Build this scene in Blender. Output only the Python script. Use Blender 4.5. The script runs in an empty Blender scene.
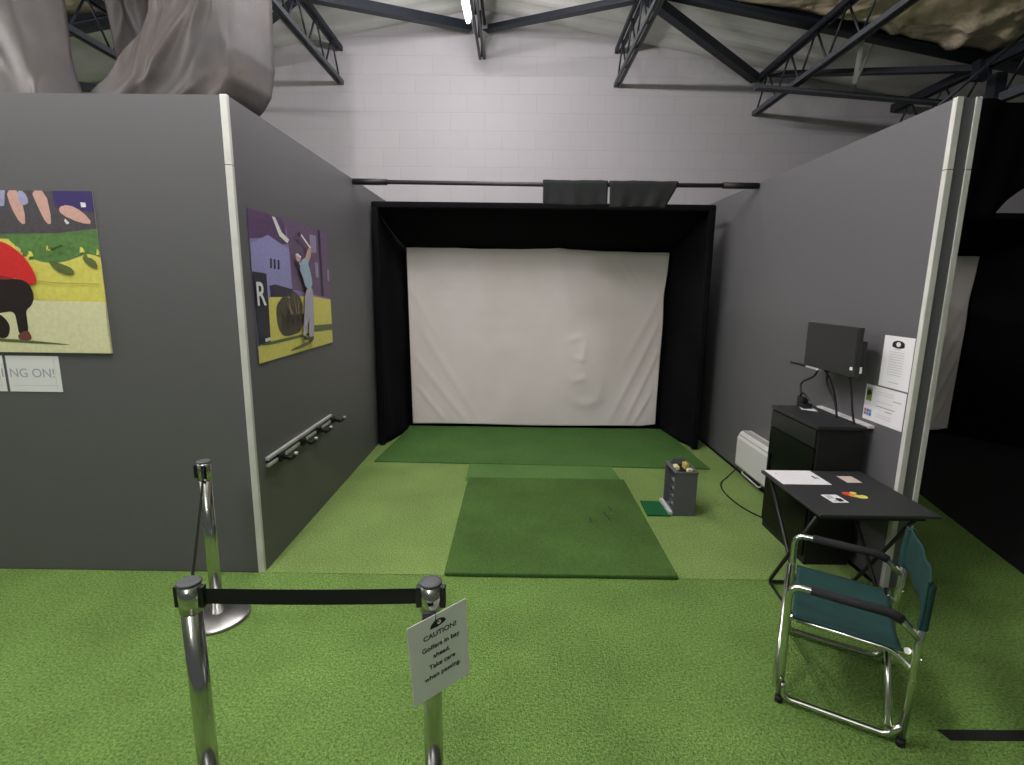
import bpy, bmesh, math, random
from mathutils import Vector, Matrix, Euler
C = bpy.context.scene.collection
S = bpy.context.scene
random.seed(7)
PI = math.pi
# ------------------------------------------------------------------ camera
FPX, PITCH, ROLL, YAW, CAMH = 518.07, 0.180182, -0.0118639, -0.00635290, 1.8
def camera():
    cy, sy = math.cos(YAW), math.sin(YAW)
    d = Vector((sy*math.cos(PITCH), cy*math.cos(PITCH), -math.sin(PITCH)))
    r0 = Vector((cy, -sy, 0)); u0 = r0.cross(d)
    r = math.cos(ROLL)*r0 - math.sin(ROLL)*u0
    u = math.sin(ROLL)*r0 + math.cos(ROLL)*u0
    cd = bpy.data.cameras.new('camera'); co = bpy.data.objects.new('camera', cd); C.objects.link(co)
    cd.sensor_width = 36.0; cd.lens = FPX/1024*36; cd.clip_start = 0.05; cd.clip_end = 100
    m = Matrix((r, u, -d)).transposed().to_4x4(); m.translation = Vector((0, 0, CAMH))
    co.matrix_world = m
    S.camera = co
camera()
# ------------------------------------------------------------------ world, light, exposure
S.view_settings.view_transform = 'Standard'; S.view_settings.look = 'None'
S.view_settings.gamma = 1.0; S.view_settings.use_curve_mapping = False
S.view_settings.exposure = 0.22
w = bpy.data.worlds.new('world'); S.world = w; w.use_nodes = True
w.node_tree.nodes['Background'].inputs[0].default_value = (0.95, 0.97, 1.0, 1)
w.node_tree.nodes['Background'].inputs[1].default_value = 0.09
def area(name, loc, sx, sy, power, rot=(0, 0, 0), col=(1.0, 0.97, 0.93)):
    l = bpy.data.lights.new(name, 'AREA'); l.shape = 'RECTANGLE'; l.size = sx; l.size_y = sy
    l.energy = power; l.color = col
    o = bpy.data.objects.new(name, l); C.objects.link(o); o.location = loc; o.rotation_euler = rot
    return o
# fluorescent batten in view under the ridge, unseen ones on the left, added fill rows
def tube_or_fill_row(x, y0, y1, z, power, col=(1.0, 0.965, 0.965)):
    """the light of one fluorescent tube or added fill row: six small spheres of light along its length, shining in all directions"""
    for k in range(6):
        l = bpy.data.lights.new('tube_or_fill_light', 'POINT'); l.energy = power/6; l.color = col; l.shadow_soft_size = 0.035
        o = bpy.data.objects.new('tube_or_fill_light', l); C.objects.link(o); o.location = (x, y0+(y1-y0)*(k+0.5)/6, z)
tube_or_fill_row(-0.53, 4.36, 5.86, 4.42, 78)
tube_or_fill_row(-0.70, 2.6, 4.1, 4.42, 125)  # unseen fill row, added to brighten the bay floor and screen
tube_or_fill_row(-1.75, 0.9, 2.4, 4.42, 185)
tube_or_fill_row(-1.2, -2.8, -1.3, 4.42, 120)  # unseen row added behind the camera to light the surfaces facing it
tube_or_fill_row(-5.6, 1.8, 3.3, 4.1, 190)
# ------------------------------------------------------------------ materials
MATS = {}
def srgb(c):
    return tuple(((x/255)/12.92 if x/255 <= 0.04045 else ((x/255+0.055)/1.055)**2.4) for x in c)
def mat(name, rgb, rough=0.6, metal=0.0, noise=0.0, nscale=20, bump=0.0, bscale=200, bdist=0.002, spec=0.5, emit=0, mottle=None, mscale=3, sheen=0.0):
    m = bpy.data.materials.new(name); m.use_nodes = True; nt = m.node_tree; N = nt.nodes; L = nt.links
    b = N['Principled BSDF']; col = srgb(rgb)
    b.inputs['Base Color'].default_value = (*col, 1); b.inputs['Roughness'].default_value = rough
    b.inputs['Metallic'].default_value = metal; b.inputs['Specular IOR Level'].default_value = spec
    if sheen: b.inputs['Sheen Weight'].default_value = sheen
    if emit:
        b.inputs['Emission Color'].default_value = (*col, 1); b.inputs['Emission Strength'].default_value = emit
    tc = N.new('ShaderNodeTexCoord')
    if noise:
        n = N.new('ShaderNodeTexNoise'); n.inputs['Scale'].default_value = nscale; n.inputs['Detail'].default_value = 6
        L.new(tc.outputs['Object'], n.inputs['Vector'])
        r = N.new('ShaderNodeValToRGB'); r.color_ramp.elements[0].position = 0.3; r.color_ramp.elements[1].position = 0.7
        r.color_ramp.elements[0].color = (*[c*(1-noise) for c in col], 1)
        r.color_ramp.elements[1].color = (*[min(1, c*(1+noise)) for c in col], 1)
        L.new(n.outputs['Fac'], r.inputs['Fac']); out = r.outputs['Color']
        if mottle:
            n2 = N.new('ShaderNodeTexNoise'); n2.inputs['Scale'].default_value = mscale; n2.inputs['Detail'].default_value = 4
            L.new(tc.outputs['Object'], n2.inputs['Vector'])
            r2 = N.new('ShaderNodeValToRGB'); r2.color_ramp.elements[0].position = 0.42; r2.color_ramp.elements[1].position = 0.62
            L.new(n2.outputs['Fac'], r2.inputs['Fac'])
            mx = N.new('ShaderNodeMix'); mx.data_type = 'RGBA'; mx.blend_type = 'MIX'
            ml = N.new('ShaderNodeMath'); ml.operation = 'MULTIPLY'; ml.inputs[1].default_value = 0.55
            L.new(r2.outputs['Color'], ml.inputs[0]); L.new(ml.outputs[0], mx.inputs['Factor'])
            L.new(out, mx.inputs['A']); mx.inputs['B'].default_value = (*srgb(mottle), 1); out = mx.outputs['Result']
        L.new(out, b.inputs['Base Color'])
    if bump:
        n = N.new('ShaderNodeTexNoise'); n.inputs['Scale'].default_value = bscale; n.inputs['Detail'].default_value = 3
        L.new(tc.outputs['Object'], n.inputs['Vector'])
        bp = N.new('ShaderNodeBump'); bp.inputs['Strength'].default_value = bump; bp.inputs['Distance'].default_value = bdist
        L.new(n.outputs['Fac'], bp.inputs['Height']); L.new(bp.outputs['Normal'], b.inputs['Normal'])
    MATS[name] = m
    return m
M = lambda n: MATS[n]
def turf(name, dark, light, scale=90, big=(0.8, 1.15), bump=0.9, bd=0.02):
    m = bpy.data.materials.new(name); m.use_nodes = True; nt = m.node_tree; N = nt.nodes; L = nt.links
    b = N['Principled BSDF']; b.inputs['Roughness'].default_value = 0.85; b.inputs['Specular IOR Level'].default_value = 0.15
    tc = N.new('ShaderNodeTexCoord')
    n = N.new('ShaderNodeTexNoise'); n.inputs['Scale'].default_value = scale; n.inputs['Detail'].default_value = 7; n.inputs['Roughness'].default_value = 0.7
    v = N.new('ShaderNodeTexVoronoi'); v.inputs['Scale'].default_value = scale*1.6
    L.new(tc.outputs['Object'], n.inputs['Vector']); L.new(tc.outputs['Object'], v.inputs['Vector'])
    r = N.new('ShaderNodeValToRGB'); r.color_ramp.elements[0].position = 0.33; r.color_ramp.elements[1].position = 0.66
    r.color_ramp.elements[0].color = (*srgb(dark), 1); r.color_ramp.elements[1].color = (*srgb(light), 1)
    L.new(n.outputs['Fac'], r.inputs['Fac'])
    g = N.new('ShaderNodeTexNoise'); g.inputs['Scale'].default_value = 1.7; g.inputs['Detail'].default_value = 5
    L.new(tc.outputs['Object'], g.inputs['Vector'])
    mr = N.new('ShaderNodeMapRange'); mr.inputs['From Min'].default_value = 0.3; mr.inputs['From Max'].default_value = 0.7
    mr.inputs['To Min'].default_value = big[0]; mr.inputs['To Max'].default_value = big[1]
    L.new(g.outputs['Fac'], mr.inputs['Value'])
    mx = N.new('ShaderNodeVectorMath'); mx.operation = 'SCALE'
    L.new(r.outputs['Color'], mx.inputs[0]); L.new(mr.outputs['Result'], mx.inputs['Scale'])
    L.new(mx.outputs['Vector'], b.inputs['Base Color'])
    ad = N.new('ShaderNodeMath'); ad.operation = 'ADD'
    L.new(n.outputs['Fac'], ad.inputs[0]); L.new(v.outputs['Distance'], ad.inputs[1])
    bp = N.new('ShaderNodeBump'); bp.inputs['Strength'].default_value = bump; bp.inputs['Distance'].default_value = bd
    L.new(ad.outputs[0], bp.inputs['Height']); L.new(bp.outputs['Normal'], b.inputs['Normal'])
    MATS[name] = m
turf('turf', (78, 114, 46), (164, 202, 112), 85)
turf('turf_bay', (110, 144, 68), (186, 216, 132), 90, (0.86, 1.12))
turf('turf_strip', (56, 92, 42), (90, 128, 66), 110, (0.85, 1.1), 0.5, 0.008)
turf('turf_neck', (66, 102, 50), (100, 136, 74), 120, (0.9, 1.1), 0.4, 0.006)
turf('turf_mat', (54, 82, 36), (88, 118, 58), 120, (0.82, 1.15), 0.6, 0.008)
turf('turf_tile', (12, 66, 34), (34, 104, 60), 140, (0.9, 1.1), 0.4, 0.005)
def blockwall():
    m = bpy.data.materials.new('painted_block'); m.use_nodes = True; nt = m.node_tree; N = nt.nodes; L = nt.links
    b = N['Principled BSDF']; b.inputs['Roughness'].default_value = 0.75
    tc = N.new('ShaderNodeTexCoord'); sp = N.new('ShaderNodeSeparateXYZ'); cb = N.new('ShaderNodeCombineXYZ')
    L.new(tc.outputs['Object'], sp.inputs[0]); L.new(sp.outputs['X'], cb.inputs['X']); L.new(sp.outputs['Z'], cb.inputs['Y'])
    br = N.new('ShaderNodeTexBrick'); br.inputs['Scale'].default_value = 1.0
    br.inputs['Brick Width'].default_value = 0.45; br.inputs['Row Height'].default_value = 0.225
    br.inputs['Mortar Size'].default_value = 0.006; br.inputs['Mortar Smooth'].default_value = 0.6
    br.inputs['Color1'].default_value = (*srgb((178, 174, 178)), 1); br.inputs['Color2'].default_value = (*srgb((176, 172, 176)), 1)
    br.inputs['Mortar'].default_value = (*srgb((171, 167, 170)), 1)
    L.new(cb.outputs[0], br.inputs['Vector'])
    L.new(br.outputs['Color'], b.inputs['Base Color'])
    bp = N.new('ShaderNodeBump'); bp.invert = True; bp.inputs['Strength'].default_value = 0.3; bp.inputs['Distance'].default_value = 0.006
    n = N.new('ShaderNodeTexNoise'); n.inputs['Scale'].default_value = 14; n.inputs['Detail'].default_value = 5
    L.new(tc.outputs['Object'], n.inputs['Vector'])
    ad = N.new('ShaderNodeMath'); ad.operation = 'MULTIPLY_ADD'; ad.inputs[1].default_value = 0.25
    L.new(n.outputs['Fac'], ad.inputs[0]); L.new(br.outputs['Fac'], ad.inputs[2]); L.new(ad.outputs[0], bp.inputs['Height'])
    L.new(bp.outputs['Normal'], b.inputs['Normal']); MATS['painted_block'] = m
blockwall()
mat('grey_panel', (95, 94, 97), 0.5, noise=0.06, nscale=260, bump=0.15, bscale=400, bdist=0.001, spec=0.45)
mat('white_trim', (206, 204, 200), 0.5, noise=0.08, nscale=8)
mat('roof_sheet', (232, 231, 226), 0.6, noise=0.05, nscale=3)
mat('dark_steel', (34, 39, 47), 0.5, spec=0.4, noise=0.1, nscale=10)
mat('grey_steel', (74, 78, 84), 0.5, spec=0.4, noise=0.1, nscale=10)
mat('light_steel', (150, 150, 148), 0.5, noise=0.1, nscale=10)
mat('foil', (222, 204, 176), 0.38, metal=0.15, noise=0.2, nscale=5, bump=0.9, bscale=3.5, bdist=0.09)
mat('tarp', (68, 66, 67), 0.55, noise=0.25, nscale=3, spec=0.4, mottle=(80, 72, 67), mscale=1.8, bump=0.25, bscale=5, bdist=0.03)
mat('black_fabric', (15, 15, 19), 0.95, spec=0.1, noise=0.3, nscale=2)
mat('deep_black_fabric', (9, 9, 11), 0.95, spec=0.08)
mat('felt', (40, 42, 42), 0.95, spec=0.15, noise=0.1, nscale=40)
mat('pipe', (46, 40, 44), 0.6, noise=0.2, nscale=12)
mat('screen', (228, 218, 218), 0.8, noise=0.02, nscale=3, mottle=(218, 207, 203), mscale=1.2)
mat('drawer_black', (24, 24, 26), 0.3)
mat('rubber', (18, 18, 19), 0.6)
mat('black_plastic', (17, 17, 19), 0.45)
mat('dark_flooring', (36, 36, 38), 0.9, spec=0.1, noise=0.15, nscale=30)
mat('black_gloss', (8, 8, 9), 0.25, spec=0.2)
mat('cap_grey', (70, 72, 76), 0.6)
mat('black_matte', (14, 14, 15), 0.7)
mat('monitor_plastic', (40, 40, 42), 0.45)
mat('table_black', (46, 46, 48), 0.6, noise=0.1, nscale=200)
mat('foam', (22, 21, 24), 0.85, bump=0.5, bscale=120)
mat('paper', (232, 230, 234), 0.7)
mat('paper_grey', (190, 188, 194), 0.7)
mat('paper_warm', (214, 198, 188), 0.7)
mat('ink', (28, 26, 28), 0.7)
mat('faint_ink', (172, 171, 180), 0.7)
mat('mid_ink', (140, 138, 146), 0.7)
mat('white_plastic', (214, 212, 212), 0.45)
mat('vent_grey', (150, 150, 150), 0.5)
mat('aluminium', (205, 208, 200), 0.22, metal=1.0)
mat('chrome', (190, 190, 188), 0.14, metal=1.0)
mat('brushed_steel', (176, 174, 174), 0.3, metal=1.0)
mat('rail_silver', (186, 186, 186), 0.35, metal=0.15)
mat('canvas', (13, 54, 52), 0.85, noise=0.12, nscale=60, bump=0.4, bscale=500, bdist=0.001, mottle=(17, 62, 59), mscale=6)
mat('belt', (16, 16, 19), 0.8, bump=0.3, bscale=600, bdist=0.0005)
mat('box_grey', (88, 88, 94), 0.45, noise=0.05, nscale=50)
mat('box_rim', (96, 98, 96), 0.4)
mat('gold', (196, 178, 96), 0.4)
mat('cream', (226, 220, 170), 0.5)
mat('tube_glow', (245, 238, 255), 0.5, emit=14)
# print colours
PC = dict(grassfar=(92, 122, 74), shade=(80, 74, 80), purple=(60, 48, 106), skin=(208, 164, 154), palebl=(160, 160, 196), white=(226, 224, 222),
          yellow=(222, 212, 104), grassmid=(92, 130, 70), shadow=(96, 108, 62), line=(176, 168, 84), pale=(222, 218, 178), red=(214, 44, 46), redd=(150, 44, 44),
          black=(38, 28, 30), brown=(110, 62, 58), lilac=(138, 126, 176), brickd=(92, 66, 104), plum=(108, 86, 116), blueb=(150, 146, 200), dark=(52, 44, 66),
          palew=(150, 140, 170), navy=(40, 40, 56), bush=(82, 74, 62), straw=(176, 160, 122), trous=(176, 168, 190), shirt=(160, 184, 206), cap=(225, 225, 232),
          emblem=(40, 40, 42), pink=(206, 84, 140), teal=(80, 176, 190), blue=(96, 120, 190), leaf=(120, 150, 70), redd2=(206, 70, 50), orange=(228, 150, 60), lemon=(216, 214, 110))
for k, v in PC.items(): mat('print_'+k, v, 0.5, noise=0.2 if k in ('grassfar', 'grassmid', 'shade', 'bush', 'straw', 'plum', 'brickd') else 0.07, nscale=45)
# ------------------------------------------------------------------ mesh helpers
def obj(name, bm, ms, parent=None, smooth=False, loc=None):
    me = bpy.data.meshes.new(name)
    bmesh.ops.recalc_face_normals(bm, faces=bm.faces) if not getattr(bm, 'keepn', False) else None
    bm.to_mesh(me); bm.free()
    if not isinstance(ms, (list, tuple)): ms = [ms]
    for m in ms: me.materials.append(M(m) if isinstance(m, str) else m)
    if smooth:
        for p in me.polygons: p.use_smooth = True
    o = bpy.data.objects.new(name, me); C.objects.link(o)
    if parent: o.parent = parent
    if loc: o.location = loc
    return o
def bevel(o, wd=0.004, seg=2):
    md = o.modifiers.new('bevel', 'BEVEL'); md.width = wd; md.segments = seg; md.limit_method = 'ANGLE'; md.angle_limit = 0.7
    return o
def tag(o, label=None, cat=None, group=None, kind=None):
    if label: o['label'] = label
    if cat: o['category'] = cat
    if group: o['group'] = group
    if kind: o['kind'] = kind
    return o
def struct(o): o['kind'] = 'structure'; return o
def thing(name, label, cat, loc=(0, 0, 0), rz=0, group=None):
    o = bpy.data.objects.new(name, None); C.objects.link(o); o.location = loc; o.rotation_euler = (0, 0, rz)
    o.empty_display_size = 0.1
    return tag(o, label, cat, group)
def box(bm, x0, x1, y0, y1, z0, z1, mi=0):
    vs = [bm.verts.new((x, y, z)) for z in (z0, z1) for y in (y0, y1) for x in (x0, x1)]
    for f in ((0, 2, 3, 1), (4, 5, 7, 6), (0, 1, 5, 4), (2, 6, 7, 3), (0, 4, 6, 2), (1, 3, 7, 5)):
        bm.faces.new([vs[i] for i in f]).material_index = mi
    return vs
def B(*a):
    bm = bmesh.new(); box(bm, *a); return bm
def sweep(bm, pts, prof, closed_prof=True, mi=0, up=(0, 0, 1)):
    """profile (list of (a,b)) swept along pts with a parallel frame"""
    pts = [Vector(p) for p in pts]; n = len(pts)
    ts = []
    for i in range(n):
        t = (pts[min(i+1, n-1)]-pts[max(i-1, 0)]).normalized(); ts.append(t)
    u = Vector(up)
    if abs(u.dot(ts[0])) > 0.95: u = Vector((1, 0, 0)) if abs(ts[0].x) < 0.9 else Vector((0, 1, 0))
    s = ts[0].cross(u).normalized(); u = s.cross(ts[0]).normalized()
    rings = []
    for i in range(n):
        if i:
            ax = ts[i-1].cross(ts[i])
            if ax.length > 1e-7:
                R = Matrix.Rotation(ts[i-1].angle(ts[i]), 3, ax.normalized()); s = R @ s; u = R @ u
        k = 1.0
        if 0 < i < n-1:
            a = (pts[i]-pts[i-1]).normalized().angle((pts[i+1]-pts[i]).normalized()); k = 1/max(0.5, math.cos(a/2))
        rings.append([bm.verts.new(pts[i]+s*a_*1+u*b_*1) for a_, b_ in prof])
    m = len(prof)
    for i in range(n-1):
        for j in range(m if closed_prof else m-1):
            f = bm.faces.new((rings[i][j], rings[i][(j+1) % m], rings[i+1][(j+1) % m], rings[i+1][j])); f.material_index = mi; f.smooth = m > 6
    if closed_prof:
        bm.faces.new(rings[0][::-1]).material_index = mi; bm.faces.new(rings[-1]).material_index = mi
def circ(r, n=12): return [(r*math.cos(2*PI*i/n), r*math.sin(2*PI*i/n)) for i in range(n)]
def rect(a, b): return [(-a/2, -b/2), (a/2, -b/2), (a/2, b/2), (-a/2, b/2)]
def angle_prof(a, t): return [(-a/2, -a/2), (a/2, -a/2), (a/2, -a/2+t), (-a/2+t, -a/2+t), (-a/2+t, a/2), (-a/2, a/2)]
def tube(bm, pts, r=0.01, n=12, mi=0): sweep(bm, pts, circ(r, n), mi=mi)
def T(pts, r=0.01, n=12):
    bm = bmesh.new(); tube(bm, pts, r, n); return bm
def bend(pts, rad=0.04, k=5):
    """round the corners of a polyline"""
    pts = [Vector(p) for p in pts]; out = [pts[0]]
    for i in range(1, len(pts)-1):
        a, b, c = pts[i-1], pts[i], pts[i+1]; r = min(rad, (a-b).length*0.45, (c-b).length*0.45)
        p = b+(a-b).normalized()*r; q = b+(c-b).normalized()*r
        for j in range(k+1):
            t = j/k; out.append(p*(1-t)**2+b*2*t*(1-t)+q*t*t)
    out.append(pts[-1]); return out
def spline(pts, k=8):
    pts = [Vector(p) for p in pts]; P = [pts[0]*2-pts[1]]+pts+[pts[-1]*2-pts[-2]]; out = []
    for i in range(1, len(P)-2):
        a, b, c, d = P[i-1:i+3]
        for j in range(k):
            t = j/k; out.append(0.5*((2*b)+(c-a)*t+(2*a-5*b+4*c-d)*t*t+(3*b-a-3*c+d)*t**3))
    out.append(pts[-1]); return out
def lathe(bm, prof, n=40, x=0, y=0, mi=0):
    rings = []
    for r, z in prof:
        rings.append([bm.verts.new((x+r*math.cos(2*PI*i/n), y+r*math.sin(2*PI*i/n), z)) for i in range(n)] if r > 1e-6 else [bm.verts.new((x, y, z))])
    for a, b in zip(rings, rings[1:]):
        for i in range(n):
            j = (i+1) % n
            if len(a) == 1: f = bm.faces.new((a[0], b[i], b[j]))
            elif len(b) == 1: f = bm.faces.new((a[i], a[j], b[0]))
            else: f = bm.faces.new((a[i], a[j], b[j], b[i]))
            f.material_index = mi; f.smooth = True
def grid(fn, nu, nv, thick=0.0):
    bm = bmesh.new(); V = [[bm.verts.new(fn(i/nu, j/nv)) for i in range(nu+1)] for j in range(nv+1)]
    for j in range(nv):
        for i in range(nu):
            f = bm.faces.new((V[j][i], V[j][i+1], V[j+1][i+1], V[j+1][i])); f.smooth = True
    return bm
def solid(o, t, off=0.0):
    md = o.modifiers.new('thickness', 'SOLIDIFY'); md.thickness = t; md.offset = off; return o
def clip_rect(poly, u0, u1, v0, v1):
    def cl(P, ins, inter):
        out = []
        for i in range(len(P)):
            a, b = P[i-1], P[i]
            if ins(b):
                if not ins(a): out.append(inter(a, b))
                out.append(b)
            elif ins(a): out.append(inter(a, b))
        return out
    def at(ax, val):
        def f(a, b):
            t = (val-a[ax])/(b[ax]-a[ax]); return tuple(a[k]+(b[k]-a[k])*t for k in (0, 1))
        return f
    P = list(poly)
    for ins, it in ((lambda p: p[0] >= u0, at(0, u0)), (lambda p: p[0] <= u1, at(0, u1)), (lambda p: p[1] >= v0, at(1, v0)), (lambda p: p[1] <= v1, at(1, v1))):
        if len(P) < 3: return []
        P = cl(P, ins, it)
    return P
def chaikin(P, n=2):
    for _ in range(n):
        Q = []
        for i in range(len(P)):
            a, b = P[i], P[(i+1) % len(P)]
            Q += [(a[0]*0.75+b[0]*0.25, a[1]*0.75+b[1]*0.25), (a[0]*0.25+b[0]*0.75, a[1]*0.25+b[1]*0.75)]
        P = Q
    return P
ROUND = {'print_'+k for k in ('skin', 'red', 'black', 'brown', 'grassmid', 'shadow', 'palebl', 'trous', 'shirt', 'bush', 'straw', 'cap', 'purple')}
def sheet(name, rectuv, layers, place, base='paper', parent=None, thick=0.0015, step=0.00025):
    """thin printed sheet: rect (u0,u1,v0,v1), printed shapes, place(u,v,w)->world with w away from the wall"""
    u0, u1, v0, v1 = rectuv; bm = bmesh.new(); mats = [base]
    a = [bm.verts.new(place(u, v, 0)) for u, v in ((u0, v0), (u1, v0), (u1, v1), (u0, v1))]
    b = [bm.verts.new(place(u, v, thick)) for u, v in ((u0, v0), (u1, v0), (u1, v1), (u0, v1))]
    bm.faces.new(a[::-1]); bm.faces.new(b)
    for i in range(4): bm.faces.new((a[i], a[(i+1) % 4], b[(i+1) % 4], b[i]))
    bmesh.ops.recalc_face_normals(bm, faces=bm.faces)
    w = thick
    for mn, poly in layers:
        P = clip_rect(chaikin(list(poly), 1 if len(poly) < 7 else 2) if mn in ROUND and len(poly) > 4 else poly, u0, u1, v0, v1)
        if len(P) < 3: continue
        w += step
        if mn not in mats: mats.append(mn)
        f = bm.faces.new([bm.verts.new(place(u, v, w)) for u, v in P]); f.material_index = mats.index(mn)
    bm.normal_update()
    bmesh.ops.triangulate(bm, faces=[f for f in bm.faces if len(f.verts) > 4])
    me = bpy.data.meshes.new(name); bm.to_mesh(me); bm.free()
    for m in mats: me.materials.append(M(m))
    o = bpy.data.objects.new(name, me); C.objects.link(o)
    if parent: o.parent = parent
    return o
def lettering(name, s, size, mw, ms, parent, ext=0.0002, align='CENTER', bold=0.0):
    cu = bpy.data.curves.new('t', 'FONT'); cu.body = s; cu.size = size; cu.align_x = align; cu.extrude = ext
    cu.offset = bold
    to = bpy.data.objects.new('t', cu); C.objects.link(to)
    dg = bpy.context.evaluated_depsgraph_get(); me = bpy.data.meshes.new_from_object(to.evaluated_get(dg))
    bpy.data.objects.remove(to)
    me.transform(mw); me.materials.clear(); me.materials.append(M(ms))
    o = bpy.data.objects.new(name, me); C.objects.link(o)
    if parent: o.parent = parent
    return o
def frame_matrix(org, ex, ey):
    ex = Vector(ex).normalized(); ey = Vector(ey).normalized(); ez = ex.cross(ey)
    m = Matrix((ex, ey, ez)).transposed().to_4x4(); m.translation = Vector(org); return m
def R4(cx, cy, w, h): return [(cx-w/2, cy-h/2), (cx+w/2, cy-h/2), (cx+w/2, cy+h/2), (cx-w/2, cy+h/2)]
def ell(cx, cy, a, b, n=18): return [(cx+a*math.cos(2*PI*i/n), cy+b*math.sin(2*PI*i/n)) for i in range(n)]
# ================================================================== THE BUILDING
YW = 7.3
RX, RZ, SL = -0.53, 5.26, 0.18                     # ridge, slope
roofz = lambda x: RZ-SL*abs(x-RX)
bm = B(-10, 9.5, -5, YW, -0.14, -0.022); struct(obj('floor', bm, 'black_matte'))
bm = B(-10, 3.28, -5, 3.015, -0.02, 0); o = struct(obj('floor', bm, 'turf'))
bm = B(-1.58, 2.26, 3.021, YW, -0.02, 0.0); struct(obj('floor', bm, 'turf_bay'))
# neighbouring bay: turf up to a slanting edge, black flooring behind it
bm = bmesh.new()
def prism(bm, pts, z0, z1):
    a = [bm.verts.new((x, y, z0)) for x, y in pts]; b = [bm.verts.new((x, y, z1)) for x, y in pts]
    bm.faces.new(a[::-1]); bm.faces.new(b)
    for i in range(len(pts)): bm.faces.new((a[i], a[(i+1) % len(pts)], b[(i+1) % len(pts)], b[i]))
prism(bm, [(2.42, 3.021), (3.305, 3.021), (3.733, 4.634), (4.4, 7.3), (2.42, 7.3)], -0.02, 0); struct(obj('floor', bm, 'turf'))
bm = bmesh.new()
prism(bm, [(3.31, 3.021), (9.5, 3.021), (9.5, 7.3), (4.41, 7.3), (3.74, 4.634)], -0.02, 0.001); struct(obj('floor', bm, 'dark_flooring'))
bm = bmesh.new(); prism(bm, [(3.283, -5), (9.5, -5), (9.5, 3.018), (3.305, 3.018), (3.283, 2.9)], -0.02, 0); struct(obj('floor', bm, 'turf'))
bm = B(-10, -1.62, 3.1, YW, -0.02, 0); struct(obj('floor', bm, 'turf'))
# gable wall of painted blocks
bm = bmesh.new()
pr = [(-10, 0), (9.5, 0), (9.5, roofz(9.5)+0.03), (RX, RZ+0.03), (-10, roofz(-10)+0.03)]
a = [bm.verts.new((x, YW, z)) for x, z in pr]; b = [bm.verts.new((x, YW+0.2, z)) for x, z in pr]
bm.faces.new(a); bm.faces.new(b[::-1])
for i in range(5): bm.faces.new((a[i], a[(i+1) % 5], b[(i+1) % 5], b[i]))
struct(obj('wall_back', bm, 'painted_block'))
# roof sheets with a shallow profile, the strip next to the gable is bare, the rest is covered with foil blanket
def roof_bm(x0, x1, y0, y1, dz=0.0, t=0.05):
    bm = bmesh.new(); n = max(2, int((y1-y0)/0.085)); top = []
    rows = []
    for i in range(n+1):
        y = y0+(y1-y0)*i/n; d = 0.012 if i % 4 in (0, 1) else 0
        rows.append([bm.verts.new((x, y, roofz(x)+dz+d)) for x in (x0, x1)]+[bm.verts.new((x, y, roofz(x)+dz+t)) for x in (x1, x0)])
    for p, q in zip(rows, rows[1:]):
        for j in range(4): bm.faces.new((p[j], p[(j+1) % 4], q[(j+1) % 4], q[j]))
    bm.faces.new(rows[0]); bm.faces.new(rows[-1][::-1])
    return bm
struct(obj('ceiling', roof_bm(-10, RX, -5, YW), 'roof_sheet')); struct(obj('ceiling', roof_bm(RX, 9.5, -5, YW), 'roof_sheet'))
def foil(x0, x1, y0, y1, seed):
    rnd = random.Random(seed)
    ridges = [(rnd.uniform(x0, x1), rnd.uniform(y0, y1), rnd.uniform(0, PI), rnd.uniform(0.02, 0.05), rnd.uniform(0.3, 0.9)) for _ in range(60)]
    def fn(u, v):
        x = x0+(x1-x0)*u; y = y0+(y1-y0)*v; z = 0
        for cx, cy, a, h, ln in ridges:
            dx, dy = x-cx, y-cy; p = dx*math.cos(a)+dy*math.sin(a); q = -dx*math.sin(a)+dy*math.cos(a)
            if abs(p) < ln*2.2: z -= h*math.exp(-(q/0.05)**2)*math.exp(-(p/ln)**2)
        z -= 0.05*math.sin(PI*((y-y0) % 1.2)/1.2)+0.03*math.sin(x*3.1+y*1.3)
        return (x, y, roofz(x)-0.035+z*0.9)
    bm = grid(fn, int((x1-x0)/0.045), int((y1-y0)/0.045))
    return bm
o = tag(solid(obj('foil_blanket', foil(0.9, 4.8, 2.6, 5.84, 3), 'foil', smooth=True), 0.004), 'crumpled golden brown foil insulation under the roof, upper right, beyond the dark rafter', 'insulation')
o = tag(solid(obj('foil_blanket', foil(-6.2, -2.4, 3.4, 5.84, 5), 'foil', smooth=True), 0.004), 'golden brown foil insulation seen in the gap between the two hanging grey sheets', 'insulation')
# ------------------------------------------------------------------ steelwork
YT = 5.95
def ibeam(bm, p, q, hgt, wid, t=0.012, up=(0, 0, 1)):
    h, w = hgt/2, wid/2
    sweep(bm, [p, q], [(-w, -h), (w, -h), (w, -h+t), (t/2, -h+t), (t/2, h-t), (w, h-t), (w, h), (-w, h), (-w, h-t), (-t/2, h-t), (-t/2, -h+t), (-w, -h+t)], up=up)
root = thing('rafter', 'dark steel rafter sloping down to the right from the ridge, under the foil insulation', 'rafter', (2.1, YT, roofz(2.1)-0.14))
def local(o, root): o.parent = root; o.matrix_parent_inverse = Matrix.Translation(-root.location) ; return o
bm = bmesh.new(); ibeam(bm, (RX, YT, RZ-0.07), (5.4, YT, roofz(5.4)-0.07), 0.09, 0.2); local(obj('beam', bm, 'dark_steel'), root)
bm = bmesh.new(); box(bm, 4.76, 4.9, YT-0.05, YT+0.05, 4.0, 4.2)
prism_pts = None
local(obj('haunch_plate', bm, 'dark_steel'), root)
root = thing('rafter', 'dark steel rafter sloping down to the left, seen between the two hanging grey sheets', 'rafter', (-3, YT, roofz(-3)-0.14))
bm = bmesh.new(); ibeam(bm, (RX, YT, RZ-0.07), (-8, YT, roofz(-8)-0.07), 0.09, 0.2); local(obj('beam', bm, 'dark_steel'), root)
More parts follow.
